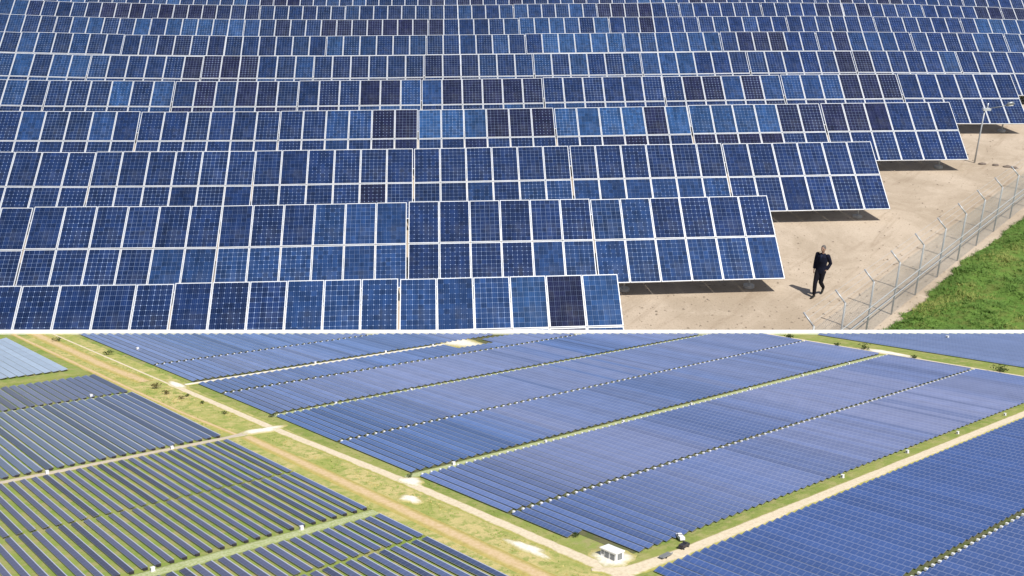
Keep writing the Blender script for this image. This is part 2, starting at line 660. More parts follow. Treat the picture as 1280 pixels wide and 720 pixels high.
# runs of module tone, cell colour mixed with painted reflection: (first column, last column, tier, tone)
SEEN = {
    0: [(-14, -4, None, 'n'), (-3, -1, None, 'm'), (0, 2, None, 'm'), (3, 3, None, 'b'), (4, 4, None, 'd'), (5, 5, None, 'b')],
    1: [(-30, -4, 1, 'n'), (-30, -9, 0, 'n'), (-8, -4, 0, 'm'), (-3, -1, None, 'm'), (0, 5, 1, 'n'), (0, 3, 0, 'n'), (4, 11, 0, 'm'), (6, 7, 1, 'm'), (8, 11, 1, 'n')],
    2: [(-30, -7, None, 'n'), (-6, -5, 1, 'n'), (-4, -1, None, 'n'), (-2, -2, 0, 'd'), (0, 6, 1, 'n'), (5, 11, 0, 'm'), (7, 17, 1, 'n'), (12, 17, 0, 'n')],
    3: [(-30, -18, None, 'n'), (-17, -17, 1, 'm'), (-14, -14, 1, 'm'), (-13, -5, None, 'n'), (-4, -3, 1, 'm'), (-2, -1, None, 'd'), (0, 2, 1, 'b'), (3, 5, 1, 'd'), (6, 9, 1, 'b'),
        (10, 10, 1, 'd'), (11, 15, 1, 'b'), (16, 20, 1, 'd'), (21, 23, None, 'n'), (16, 23, 0, 'n')],
    4: [(-3, -2, 1, 'd'), (-1, 0, 1, 'm'), (1, 5, 1, 'd'), (6, 12, 1, 'n'), (13, 14, 1, 'd'), (15, 15, 1, 'm'), (16, 16, 1, 'd'), (17, 20, 1, 'm'), (21, 23, 1, 'd'), (24, 30, None, 'n')],
    6: [(7, 11, 1, 'b'), (12, 15, 1, 'm')],
}


def module_colour(i, col, r):
    """each module's cell colour mixed with painted reflection, in runs of like tone"""
    rnd = random.Random(i * 7919 + ((col + i) // 4) * 31)
    rn2 = random.Random(i * 104729 + col * 17 + r)
    k = noise.noise(Vector((col * 0.11 + i * 3.1, i * 0.55, 0.0)))
    end = min(1.0, max(0.0, (col + 2) / 26.0))
    c = lerp(PAL_N, PAL_S, end)
    t = rnd.random() * 0.62 + rn2.random() * 0.38 + .22 * k
    if t > .66:
        c = lerp(c, PAL_B, min(1.0, (t - .60) * 3.0) * (.7 + .3 * rn2.random()))
    elif t < .36 - .10 * end:
        c = lerp(c, PAL_D, min(1.0, (.42 - t) * 4.0))
    o_ = SEEN.get(i)
    if o_:
        for c0, c1, rows_, what in o_:
            if c0 <= col <= c1 and (rows_ is None or r == rows_):
                tgt = {'b': PAL_B, 'd': PAL_D, 'n': lerp(PAL_N, PAL_S, .4 + .4 * end), 'm': lerp(PAL_S, PAL_B, .45)}[what]
                c = lerp(lerp(PAL_N, PAL_S, end), tgt, .75 + .25 * rn2.random())
    f = 0.86 + 0.28 * rn2.random()
    return tuple(x * f for x in c) + (1.0,)


ROWNAME = {0: 'front row behind the white wall'}
tables = []
first = True
for i in range(11):
    ylist = []
    items = []
    for k in range(-14, 18):
        if i in ENDS and k > ENDS[i]:
            continue
        s0 = X0 + (k - 0.5) * W
        base = EP * (Y0 + i * PT + ROW_OFF[i])
        # in view?
        vis = False
        for ss in (X0 + (k - 1) * W + .1, X0 + k * W - .1):
            for dz, dy in ((HB + 0.02, 0), (HB + 3.3 * st_, 3.3 * ct)):
                q = base + ER * ss + EP * dy
                pp = project((q.x, q.y, terr(ss) + dz))
                if pp and -3 < pp[0] < 1283 and -2 < pp[1] < 412:
                    vis = True
        if vis:
            items.append((k, s0, base))
    if not items:
        continue
    kmax = max(k for k, _, _ in items)
    kmin = min(k for k, _, _ in items)
    items.append((kmin - 1, X0 + (kmin - 1.5) * W, EP * (Y0 + i * PT + ROW_OFF[i])))   # the row goes on past the frame
    for k, s0, base in items:
        if first:
            t, first = proto, False
        else:
            t = copy_tree(proto)
        p = base + ER * s0
        slope = (terr(s0 + 2) - terr(s0 - 2)) / 4.0
        rj = random.Random(i * 1000 + k)
        t.matrix_world = (Matrix.Translation((p.x, p.y, terr(s0) + rj.uniform(-.015, .015)))
                          @ Matrix.Rotation(YAW + R(rj.uniform(-.25, .25)), 4, 'Z')
                          @ Matrix.Rotation(-math.atan(slope) + R(rj.uniform(-.2, .2)), 4, 'Y')
                          @ Matrix.Rotation(R(rj.uniform(-.5, .5)), 4, 'X'))
        mods = [c for c in t.children if c.name.startswith('solar_module')]
        lum = []
        for mo in mods:
            cx = round(mo.location.x / (MW + .006) + 2.5)
            r = 0 if mo.location.z < HB + 1 else 1
            c = module_colour(i, (k - 1) * 6 + cx, r)
            mo.color = c
            lum.append(c[2])
            mo.rotation_euler = (TILT + R(rj.uniform(-.35, .35)), R(rj.uniform(-.3, .3)), 0)
        b, d = sum(l > 0.11 for l in lum), sum(l < 0.052 for l in lum)
        look = 'mixed blue' if b >= 4 else ('dark' if d >= 6 else 'navy blue')
        rown = 'front row behind the white wall' if i == 0 else ordinal(i + 1) + ' row behind the white wall'
        nth = kmax - k + 1
        pos = ordinal(nth) + ' from right' if nth > 1 else 'rightmost'
        tag(t, f'{look} solar table, {pos} in the {rown}', 'solar table', 'big solar tables in rows on the sand')
        tables.append(t)
    if i in ENDS:      # end tables show their pale footings
        t = [x for x in tables if x['label'].endswith(rown)][0]
        for x in tables:
            if x['label'].endswith(rown) and 'rightmost' in x['label']:
                for lg in [c for c in x.children if c.name.startswith('support_leg')]:
                    m = Mesh()
                    co = lg.data.vertices[0].co
                    cx, cy = sum(v.co.x for v in lg.data.vertices[:8]) / 8, sum(v.co.y for v in lg.data.vertices[:8]) / 8
                    m.tube([(cx, cy, -0.25), (cx, cy, 0.07), (cx, cy, 0.085)], [0.2, 0.19, 0.15], 10, 0, False)
                    m.build('concrete_footing', M['concrete'], lg)

# ------------------------------------------------------------------ fence, lamp, stones, grass bank
fb = [ground_at(*q) for q in ((1048, 437), (1082, 413.5), (1114, 393), (1143, 369), (1170, 348), (1195, 327), (1219, 308), (1241, 290), (1262, 273))]
fd = (fb[-1] - fb[2]).normalized()
n_post = 14
a0, a1 = fb[2], fb[-1]
step = (a1 - a0).length / 6.0
dirn = Vector((a1.x - a0.x, a1.y - a0.y, 0)).normalized()
posts = []
for q in range(-3, 10):
    p = Vector((a0.x, a0.y, 0)) + dirn * step * q
    posts.append(Vector((p.x, p.y, ground_z(p.x, p.y))))
fence = empty('chain_link_fence', Matrix.Translation(posts[0]))
tag(fence, 'tall grey chain link fence with angled post tops beside the green bank', 'fence')
O0 = posts[0]
side = Vector((-dirn.y, dirn.x, 0))           # towards the sandy yard
if side.x > 0:
    side = -side
PH = 1.78
pm = None
for q, p in enumerate(posts):
    l = p - O0
    m = Mesh()
    m.tube([l + Vector((0, 0, -.3)), l + Vector((0, 0, PH))], 0.029, 8)
    po = m.build('fence_post', M['fence_steel'], fence)
    m = Mesh()
    m.tube([l + Vector((0, 0, PH - 0.02)), l + side * .34 + Vector((0, 0, PH + .30))], 0.026, 6)
    m.build('angled_arm', M['steel'], po)
for h in (0.72, 0.98):
    m = Mesh()
    m.tube([p - O0 + Vector((0, 0, h)) - side * .05 for p in posts], 0.018, 6)
    m.build('fence_rail', M['fence_steel'], fence)
m = Mesh()
for a in (.07, .19, .31):
    m.tube([p - O0 + side * a + Vector((0, 0, PH + a * .9)) for p in posts], 0.004, 3, 0, False)
m.build('barbed_wire', M['wire'], fence)
m = Mesh()
for q in range(len(posts) - 1):
    p0, p1 = posts[q] - O0, posts[q + 1] - O0
    L = (p1 - p0).length
    hgt = PH - .06
    pitch = 0.085

    def at(d, z):
        return p0.lerp(p1, d / L) + Vector((0, 0, .04 + z)) - side * .036
    nn = int((L + hgt) / pitch)
    for e in range(nn):
        d0 = -hgt + e * pitch
        za = max(0, -d0)
        zb = min(hgt, L - d0)
        if zb <= za:
            continue
        m.tube([at(d0 + za, za), at(d0 + zb, zb)], 0.0022, 3, 0, False)
        m.tube([at(d0 + za, hgt - za), at(d0 + zb, hgt - zb)], 0.0022, 3, 0, False)
m.build('wire_mesh', M['wire'], fence)

# lamp
lp = ground_at(1218, 203.5)
lamp = empty('lamp_post', Matrix.Translation(lp))
tag(lamp, 'slim grey lamp post with a side arm at the corner of a solar table', 'lamp post')
m = Mesh()
m.tube([(0, 0, -.2), (0, 0, 1.1), (0, 0, 2.55)], [.042, .036, .030], 8)
m.build('pole', M['steel'], lamp)
m = Mesh()
m.box((.08, 0, 2.52), (.34, .16, .10))
m.tube([(.10, 0, 2.57), (.10, 0, 2.8)], .03, 8)
m.build('bracket_box', M['frame'], lamp)
m = Mesh()
m.tube([(.2, 0, 2.56), (.75, -.02, 2.66), (.95, -.02, 2.72)], [.022, .020, .018], 8)
m.build('arm', M['lamp'], lamp)
m = Mesh()
m.tube([(.92, -.02, 2.70), (1.0, -.02, 2.76), (1.18, -.02, 2.80), (1.27, -.02, 2.77)], [.045, .085, .09, .04], 10, 0, True, (1, .7))
hd = m.build('lamp_head', M['lamp'], lamp)
m = Mesh()
m.tube([(1.0, -.02, 2.685), (1.22, -.02, 2.71)], [.05, .05], 8, 0, True, (1, .4))
m.build('diffuser', M['diffuser'], hd)

for n_, (x, y) in enumerate(((1228, 205.5), (1244, 207), (1259, 209), (1268, 210.5))):
    p = ground_at(x, y)
    m = Mesh()
    rs = random.Random(n_)
    m.ball((0, 0, 0), (.15 + .06 * rs.random(), .11, .07), 10)
    m.v = [tuple(Vector(v) * (1 + .28 * noise.noise(Vector(v) * 9 + Vector((n_, 0, 0))))) for v in m.v]
    o = m.build('stone', M['stone'], None, Matrix.Translation(p + Vector((0, 0, .02))))
    tag(o, f'flat dark stone on the sand by the lamp post, {ordinal(n_ + 1)} from its foot', 'stone', 'stones by the lamp post')

m = Mesh()
rg = random.Random(3)
for q in range(2600):
    x, y = rg.uniform(770, 1290), rg.uniform(150, 425)
    p = ground_at(x, y)
    r_ = .012 + .035 * rg.random() ** 4
    M0 = Matrix.Translation(p + Vector((0, 0, r_ * .3))) @ Matrix.Rotation(rg.uniform(0, 6.28), 4, 'Z') @ Matrix.Diagonal((r_ * rg.uniform(.8, 1.6), r_, r_ * .6, 1))
    m.face([M0 @ Vector(v_) for v_ in ((1, 0, 0), (0, 1, 0), (0, 0, 1))])
    m.face([M0 @ Vector(v_) for v_ in ((0, 1, 0), (-1, 0, 0), (0, 0, 1))])
    m.face([M0 @ Vector(v_) for v_ in ((-1, 0, 0), (0, -1, 0), (0, 0, 1))])
    m.face([M0 @ Vector(v_) for v_ in ((0, -1, 0), (1, 0, 0), (0, 0, 1))])
pb = m.build('pebbles', M['pebble'])
tag(pb, 'loose pebbles scattered over the sandy ground', 'pebbles', None, 'stuff')

# grass bank on the right of the fence
bank_edge_px = [(1085, 426), (1108, 412), (1128, 398), (1150, 380), (1172, 360), (1190, 340), (1212, 322), (1240, 303), (1268, 281), (1290, 268)]
be = [ground_at(*q) for q in bank_edge_px]
be = [be[0] + (be[0] - be[1]) * 1.5] + be + [be[-1] + (be[-1] - be[-2]) * 6]
m = Mesh()
NS, NC = 60, 16
pts = []


def along(t):
    t = t * (len(be) - 1)
    i = min(int(t), len(be) - 2)
    return be[i].lerp(be[i + 1], t - i)


def bank_pt(a, c):
    p = along(a)
    w_ = 12.0 * c ** 1.5
    q = p + Vector((1, -.15, 0)).normalized() * w_
    wob = .35 * noise.noise(Vector((a * 22, c * 3, 1.0))) + .12 * noise.noise(Vector((a * 70, 0, 4.0)))
    q += Vector((wob, 0, 0)) * (1 - c)
    z = ground_z(q.x, q.y) + .005 + (1 - (1 - min(1, w_ / 2.5)) ** 2) * .38 + min(1, w_) * .16 * noise.noise(Vector((q.x * .8, q.y * .8, 0)))
    return Vector((q.x, q.y, z))


for a in range(NS):
    for c in range(NC):
        m.face([bank_pt(a / NS, c / NC), bank_pt(a / NS, (c + 1) / NC), bank_pt((a + 1) / NS, (c + 1) / NC), bank_pt((a + 1) / NS, c / NC)], 0, None, True)
bank = m.build('grass_bank', M['bank'])
tag(bank, 'low green bank rising beyond the chain link fence', None, None, 'structure')
m = Mesh()
rg = random.Random(5)
cnt = 0
while cnt < 8000:
    a, c = rg.random() ** .8, rg.random() ** 1.1
    p = bank_pt(a, c)
    pp = project(p)
    if not pp or pp[0] > 1420 or pp[1] > 470 or pp[1] < 225:
        continue
    if c < .1 and rg.random() < .5:
        continue
    cnt += 1
    dry = 1 if noise.noise(Vector((p.x * .5, p.y * .5, 7))) + rg.uniform(-.2, .2) > .30 else 0
    tall = .035 + .06 * rg.random() + .03 * noise.noise(Vector((p.x, p.y, 3)))
    for b in range(6):
        an = rg.uniform(0, 6.283)
        ln = rg.uniform(.03, .14)
        dx, dy = math.cos(an), math.sin(an)
        wd = rg.uniform(.006, .014)
        o = p + Vector((dx * rg.uniform(0, .08), dy * rg.uniform(0, .08), -.02))
        sx = Vector((-dy, dx, 0)) * wd
        h = tall * rg.uniform(.6, 1.2)
        m.face([o - sx, o + sx, o + Vector((dx * ln * .5, dy * ln * .5, h * .65)) + sx * .7], dry)
        m.face([o - sx, o + Vector((dx * ln * .5, dy * ln * .5, h * .65)) + sx * .7, o + Vector((dx * ln, dy * ln, h))], dry)
gr = m.build('grass', [M['blade'], M['blade_dry']])
tag(gr, 'thick uneven green grass growing over the bank', 'grass', None, 'stuff')


def shrub(name, world, size, h, mat, label, group=None, n=150, seed=0, frame=None):
    rs = random.Random(seed)
    M0 = Matrix.Translation(world) if frame is None else Matrix.Translation(world) @ frame
    root = empty(name, M0)
    tag(root, label, 'shrub', group)
    m = Mesh()
    lob = [(rs.uniform(-.35, .35), rs.uniform(-.35, .35), rs.uniform(.3, .75), rs.uniform(.28, .5)) for _ in range(6)]
    for q in range(n):
        lx, ly, lz, lr = rs.choice(lob)
        d = Vector((rs.gauss(0, 1), rs.gauss(0, 1), rs.gauss(0, 1))).normalized() * lr * rs.uniform(.55, 1.0)
        c = Vector(((lx + d.x) * size, (ly + d.y) * size, max(.03, (lz + d.z * .8)) * h))
        ls = size * rs.uniform(.06, .13)
        u = Vector((rs.gauss(0, 1), rs.gauss(0, 1), rs.gauss(0, .5))).normalized()
        w_ = u.cross(Vector((rs.gauss(0, 1), rs.gauss(0, 1), rs.gauss(0, 1)))).normalized()
        m.face([c - u * ls, c - w_ * ls * .5, c + u * ls, c + w_ * ls * .5])
    m.build('foliage', mat, root)
    m = Mesh()
    for q in range(4):
        lx, ly, lz, lr = lob[q]
        m.tube([(0, 0, -.03 * h), (lx * size * .5, ly * size * .5, lz * h * .5), (lx * size, ly * size, lz * h)], [.03 * size, .022 * size, .01 * size], 5)
    m.build('stem', M['bark'], root)
    return root


shrub('shrub', ground_at(1287, 129), 1.3, .8, M['leaf'], 'dark green shrub behind the end of the fifth solar row', None, 320, 3)

# ------------------------------------------------------------------ person
def remeshed(mesh, name, mat, parent, voxel, smooth_it=4):
    o = mesh.build(name, mat)
    md = o.modifiers.new('r', 'REMESH')
    md.mode = 'VOXEL'
    md.voxel_size = voxel
    sm = o.modifiers.new('s', 'SMOOTH')
    sm.factor = .5
    sm.iterations = smooth_it
    dg = bpy.context.evaluated_depsgraph_get()
    me = bpy.data.meshes.new_from_object(o.evaluated_get(dg))
    o.modifiers.clear()
    old = o.data
    o.data = me
    bpy.data.meshes.remove(old)
    me.name = name
    me.polygons.foreach_set('use_smooth', [True] * len(me.polygons))
    o.parent = parent
    return o


pp = ground_at(1021.5, 370)
per = empty('person', Matrix.Translation(pp) @ Matrix.Rotation(R(-38), 4, 'Z') @ Matrix.Diagonal((.92, .95, 1, 1)))
tag(per, 'person in dark jacket and trousers walking alone across the sand', 'person')
# skeleton (faces -y; +x is the right of the photo)
SHL, SHR = Vector((-.185, .0, 1.45)), Vector((.185, .01, 1.45))
ELL, WRL = Vector((-.235, .03, 1.17)), Vector((-.225, -.05, .93))
ELR, WRR = Vector((.27, .12, 1.18)), Vector((.20, .0, .97))
HL, HR = Vector((-.085, 0, .93)), Vector((.085, 0, .93))
KL, AL = Vector((-.075, -.17, .51)), Vector((-.055, -.19, .09))
KR, AR = Vector((.065, -.02, .51)), Vector((.06, .33, .21))
b = Mesh()
b.tube([(0, 0, .90), (0, 0, 1.05), (0, -.005, 1.25), (0, 0, 1.40), (0, .005, 1.475)], [.13, .125, .145, .15, .09], 14, 0, True, (1.1, .72))
b.tube([(0, .01, 1.44), (0, -.005, 1.60)], [.055, .05], 10)
b.ball((0, -.025, 1.672), (.072, .092, .112), 16)
b.ball((0, -.045, 1.61), (.05, .06, .05), 12)            # jaw
b.tube([(0, -.105, 1.695), (0, -.132, 1.655), (0, -.112, 1.643)], [.010, .016, .010], 8)   # nose
b.tube([(-.026, -.098, 1.618), (.026, -.098, 1.618)], .008, 6)         # lips
for sx in (-1, 1):
    b.ball((sx * .074, -.01, 1.665), (.012, .022, .032), 8)
    b.ball((sx * .03, -.098, 1.706), (.024, .012, .010), 8)
for a, c, d in ((SHL, ELL, WRL), (SHR, ELR, WRR)):
    b.tube([a, a.lerp(c, .5), c, c.lerp(d, .4), d], [.052, .048, .040, .040, .028], 10)
for a, c, d in ((HL, KL, AL), (HR, KR, AR)):
    b.tube([a, a.lerp(c, .5), c, c.lerp(d, .35), d], [.085, .075, .055, .055, .036], 12)
# hand at the side, slightly curled, and hand tucked at the hip
for wr, dv, sd in ((WRL, Vector((.02, -.03, -1)).normalized(), 1), (WRR, Vector((-.75, -.2, -.6)).normalized(), -1)):
    pal = wr + dv * .045
    b.tube([wr, wr + dv * .03, wr + dv * .095], [.026, .034, .032], 10, 0, True, (.55, 1.15))
    for q, ln in enumerate((.070, .080, .075, .058)):
        o = wr + dv * .085 + Vector((0, (q - 1.5) * .019, 0))
        b.tube([o, o + dv * ln * .5 + Vector((sd * .006, 0, 0)), o + dv * ln + Vector((sd * .024, 0, 0))], [.0095, .009, .0075], 6)
    o = wr + dv * .03 + Vector((0, -.028, 0))
    b.tube([o, o + dv * .03 + Vector((sd * .008, -.022, 0)), o + dv * .065 + Vector((sd * .02, -.024, 0))], [.012, .0105, .008], 6)
remeshed(b, 'body', M['skin'], per, .0075, 3)
j = Mesh()
j.tube([(0, .01, .84), (0, .005, .95), (0, 0, 1.08), (0, -.005, 1.25), (0, 0, 1.40), (0, .01, 1.475), (0, .012, 1.51)], [.178, .172, .158, .178, .178, .115, .078], 18, 0, True, (1.1, .74))
for a, c, d in ((SHL, ELL, WRL), (SHR, ELR, WRR)):
    j.ball(a + Vector((0, 0, -.01)), .078, 12)
    j.tube([a, a.lerp(c, .5), c, c.lerp(d, .5), c.lerp(d, .93)], [.076, .072, .062, .060, .050], 12)
j.tube([(-.05, -.05, 1.50), (-.045, -.105, 1.42), (-.02, -.135, 1.25)], [.022, .026, .014], 8)
j.tube([(.05, -.05, 1.50), (.045, -.105, 1.42), (.02, -.135, 1.25)], [.022, .026, .014], 8)
remeshed(j, 'jacket', M['jacket'], per, .012, 3)
t_ = Mesh()
t_.tube([(0, .005, 1.02), (0, .005, .92), (0, .005, .84)], [.142, .152, .14], 16, 0, True, (1.1, .78))
for a, c, d in ((HL, KL, AL), (HR, KR, AR)):
    t_.tube([a + Vector((0, 0, .02)), a.lerp(c, .5), c, c.lerp(d, .45), c.lerp(d, .96)], [.105, .095, .075, .070, .058], 14)
remeshed(t_, 'trousers', M['trousers'], per, .012, 3)
for a, dv in ((AL, Vector((0, -1, -.12))), (AR, Vector((0, -.62, -.78)))):
    s_ = Mesh()
    dv = dv.normalized()
    heel = a + Vector((0, 0, -.01)) - dv * .06
    if a is AL:
        heel.z = .05
        dv = Vector((-.06, -1, -.03)).normalized()
    s_.tube([heel, heel + dv * .08, heel + dv * .19, heel + dv * .27], [.040, .046, .044, .030], 12, 0, True, (1, .85))
    s_.tube([a + Vector((0, 0, .03)), heel + dv * .05], [.045, .044], 10)
    remeshed(s_, 'shoe', M['shoe'], per, .009, 3)
h_ = Mesh()
h_.ball((0, -.008, 1.706), (.080, .094, .090), 16)
h_.ball((0, .03, 1.665), (.074, .065, .075), 14)
remeshed(h_, 'hair', M['hair'], per, .010, 2)
s_ = Mesh()
s_.tube([(0, -.085, 1.475), (0, -.118, 1.40), (0, -.140, 1.27)], [.040, .036, .012], 8, 0, True, (1, .45))
s_.build('shirt', M['shirt'], per)
for sx in (-1, 1):
    s_ = Mesh()
    s_.ball((sx * .029, -.108, 1.685), (.012, .007, .008), 8)
    s_.build('eye', M['eye'], per)

# ------------------------------------------------------------------ slope of the lower field
def rim_pt(t, off=0.0, h=0.0):
    u = RIM_A[0] + t
    return bw(u, rim_v(u) - off, h)


U_LO, U_HI = -40.0, 50.0
m = Mesh()
NB = 24
far, near = [], []
for q in range(NB + 1):
    u = U_LO + (U_HI - U_LO) * q / NB
    far.append(bw(u, rim_v(u)))
for q in range(NB + 1):
    f0 = far[q]
    near.append(Vector((f0.x, -22.0, 0)))
for q in range(NB + 1):     # drop the near edge onto the slope plane
    p = near[q]
    p.z = B_O.z - (B_N.x * (p.x - B_O.x) + B_N.y * (p.y - B_O.y)) / B_N.z
Minv = MB_.inverted()
NR = 12
for q in range(NB):
    for r in range(NR):
        m.face([Minv @ near[q].lerp(far[q], r / NR), Minv @ near[q + 1].lerp(far[q + 1], r / NR),
                Minv @ near[q + 1].lerp(far[q + 1], (r + 1) / NR), Minv @ near[q].lerp(far[q], (r + 1) / NR)])


def low(p):
    return Vector((p.x, p.y, -3.0))


for q in range(NB):
    m.face([Minv @ far[q + 1], Minv @ far[q], Minv @ low(far[q]), Minv @ low(far[q + 1])])
    m.face([Minv @ near[q], Minv @ near[q + 1], Minv @ low(near[q + 1]), Minv @ low(near[q])])
for a, b2 in ((near[0], far[0]), (far[-1], near[-1])):
    m.face([Minv @ b2, Minv @ a, Minv @ low(a), Minv @ low(b2)])
fg = m.build('grassy_ground', M['field'], None, MB_)
tag(fg, 'sloping grassy ground under the long narrow panel rows', None, None, 'structure')

# retaining wall with its white coping along the rim
ra, rbq = bw(U_LO, rim_v(U_LO)), bw(U_HI, rim_v(U_HI))
wd_ = (rbq - ra)
wl = wd_.length
wx = wd_.normalized()
wy = Vector((-wx.y, wx.x, 0)).normalized()
wz = wx.cross(wy)
MW_ = Matrix(((wx.x, wy.x, wz.x, ra.x), (wx.y, wy.y, wz.y, ra.y), (wx.z, wy.z, wz.z, ra.z), (0, 0, 0, 1)))
wall = empty('retaining_wall', MW_)
tag(wall, 'long low white wall between the sandy yard and the sloping field', 'wall')
m = Mesh()
m.box((wl / 2, .075, -2.5), (wl, .12, 4.98))
m.build('wall_body', M['wallface'], wall)
m = Mesh()
nseg = 46
for q in range(nseg):
    m.box(((q + .5) * wl / nseg, .077, .018), (wl / nseg - .004, .15, .052))
m.build('coping', M['coping'], wall)

# ------------------------------------------------------------------ strips of track, lane and verge on the slope
def strip(name, pts, width, mat, h, label, kind='structure', seg=.25, wob=.02, cat=None):
    """pts: (u, v) polyline; a ragged ribbon lying h above the slope"""
    P_ = [Vector((p[0], p[1], 0)) for p in pts]
    Wd = [p[2] if len(p) > 2 else width for p in pts]
    out = []
    for a in range(len(P_) - 1):
        n = max(1, int((P_[a + 1] - P_[a]).length / seg))
        for q in range(n):
            out.append((P_[a].lerp(P_[a + 1], q / n), Wd[a] + (Wd[a + 1] - Wd[a]) * q / n))
    out.append((P_[-1], Wd[-1]))
    m = Mesh()
    L_, R_, C1, C2 = [], [], [], []
    for q, (p, w_) in enumerate(out):
        t = (out[min(q + 1, len(out) - 1)][0] - out[max(q - 1, 0)][0]).normalized()
        nrm = Vector((-t.y, t.x, 0))
        j1 = wob * noise.noise(Vector((p.x * 3, p.y * 3, len(name))))
        j2 = wob * noise.noise(Vector((p.x * 3, p.y * 3, len(name) + 9)))
        a = p + nrm * (w_ / 2 + j1)
        c = p - nrm * (w_ / 2 + j2)
        eh = .0028 if h > .005 else h
        L_.append((a.x, -a.y, eh))
        R_.append((c.x, -c.y, eh))
        C1.append((p.x + nrm.x * w_ * .3, -(p.y + nrm.y * w_ * .3), h))
        C2.append((p.x - nrm.x * w_ * .3, -(p.y - nrm.y * w_ * .3), h))
    for q in range(len(out) - 1):
        for A_, B_, u0_, u1_ in ((L_, C1, 0, .2), (C1, C2, .2, .8), (C2, R_, .8, 1)):
            m.face([A_[q], B_[q], B_[q + 1], A_[q + 1]], 0, [(u0_, q), (u1_, q), (u1_, q + 1), (u0_, q + 1)])
    for f_, q in enumerate(m.f):      # faces must look up
        a, b3, c = (Vector(m.v[i]) for i in q[:3])
        if (b3 - a).cross(c - a).z < 0:
            m.f[f_] = q[::-1]
            m.uv[f_] = m.uv[f_][::-1]
    o = m.build(name, mat, None, MB_)
    tag(o, label, cat, None, kind)
    return o


RIM_ = lambda u: rim_v(u) + .02
strip('verge', [(-2.45, RIM_(-2.45)), (-2.45, -6.0), (-2.42, -3.3), (-2.42, 6.0)], 1.06, M['verge'], .004, 'dry yellow green verge between the panel fields')
strip('green_verge', [(-1.93, -6.6), (-1.93, 4.2)], .22, M['greenverge'], .006, 'green grass strip beside the pale dirt road')
strip('green_verge', [(-2.9, -9.02), (-7.5, -8.95)], .36, M['greenverge'], .004, 'green grass strip between the left panel fields')
strip('green_verge', [(-1.9, 3.9), (15, 3.88)], .2, M['greenverge'], .007, 'green grass strip along the edge of the right field')
strip('green_verge', [(10.9, 4), (10.9, RIM_(10.9))], .95, M['greenverge'], .004, 'green strip along the far road')
strip('dirt_road', [(-2.18, -7.0, .18), (-2.16, -3.2, .20), (-2.06, .0, .22), (-2.06, 2.6, .22), (-2.06, 4.3, .25), (-2.1, 6, .24)], .2, M['road'], .011, 'pale dirt road running straight past the panel fields')
strip('dirt_road', [(-2.2, 3.75, .1), (-1.9, 4.02, .30), (-1.2, 4.07, .24), (2, 4.06, .22), (15, 4.06, .22)], .22, M['road'], .012, 'pale dirt road beside the lower right field')
strip('dirt_road', [(10.62, 4), (10.62, RIM_(10.62))], .2, M['road'], .010, 'pale far road along the end of the panel rows')
strip('dirt_road', [(-2.24, RIM_(-2.24)), (-2.2, -7.0)], .07, M['road'], .011, 'narrow pale track continuing up the verge')
strip('dirt_track', [(-2.68, -3.0, .22), (-2.68, -.5, .26), (-2.68, 2, .28), (-2.72, 6, .3)], .26, M['track'], .010, 'ochre dirt track beside the left panel field')
strip('dirt_track', [(-2.95, RIM_(-2.95), .12), (-2.9, -9, .14), (-2.85, -5, .1), (-2.75, -3.2, .1)], .12, M['track'], .011, 'ochre track climbing the upper verge')
strip('dirt_track', [(-2.55, -14), (-2.55, -9.4), (-2.45, -7.5)], .34, M['track'], .009, 'broad ochre worn ground on the upper verge')
strip('gravel_lane', [(-2.1, -3.16, .30), (-2.5, -3.16, .26), (-2.95, -3.13, .16), (-7.5, -3.09, .16)], .16, M['lane'], .0105, 'tan gravel lane crossing the left field')
strip('gravel_lane', [(-2.95, -6.83), (-7.5, -6.80)], .07, M['greenlane'], .008, 'thin weedy lane across the upper left field')
strip('weedy_lane', [(-2.95, .90), (-7.5, .90)], .22, M['greenlane'], .008, 'green weedy lane crossing the lower left field')
strip('gravel_lane', [(-2.0, -6.80), (4.2, -6.84)], .16, M['patch'], .011, 'pale gravel lane near the top of the right field')
strip('weedy_lane', [(-1.85, -3.80), (9.3, -3.80)], .18, M['greenlane'], .009, 'weedy green lane across the middle of the right field')
strip('weedy_lane', [(-1.95, .10), (10.4, .08)], .18, M['greenlane'], .009, 'long weedy green lane across the right field')

def sheet(name, poly, mat, h, label):
    m = Mesh()
    for quad in poly:
        m.face([(a, -b_, h) for a, b_ in quad][::-1], 0, [(0, 0), (0, 1), (1, 1), (1, 0)])
    for f_, q in enumerate(m.f):
        a, b3, c = (Vector(m.v[i]) for i in q[:3])
        if (b3 - a).cross(c - a).z < 0:
            m.f[f_] = q[::-1]
    o = m.build(name, mat, None, MB_)
    tag(o, label, None, None, 'structure')


sheet('row_shade_sheet', [[(-1.79, 2.95), (-1.79, -13.3), (-1.6, rim_v(-1.6) + .03), (-1.6, 2.95)],  # dark sheets standing for the shade between rows
                    [(-1.6, 3.74), (-1.6, rim_v(-1.6) + .03), (10.4, rim_v(10.4) + .03), (10.4, 3.74)]], M['shade_ground'], .0024,
      'ground darkened for shade under the rows of the right field')
sheet('row_shade_sheet', [[(-1.7, 4.24), (14.8, 4.24), (14.8, 8.6), (-1.7, 8.6)]], M['shade_ground'], .0024, 'ground darkened for shade under the lower right rows')


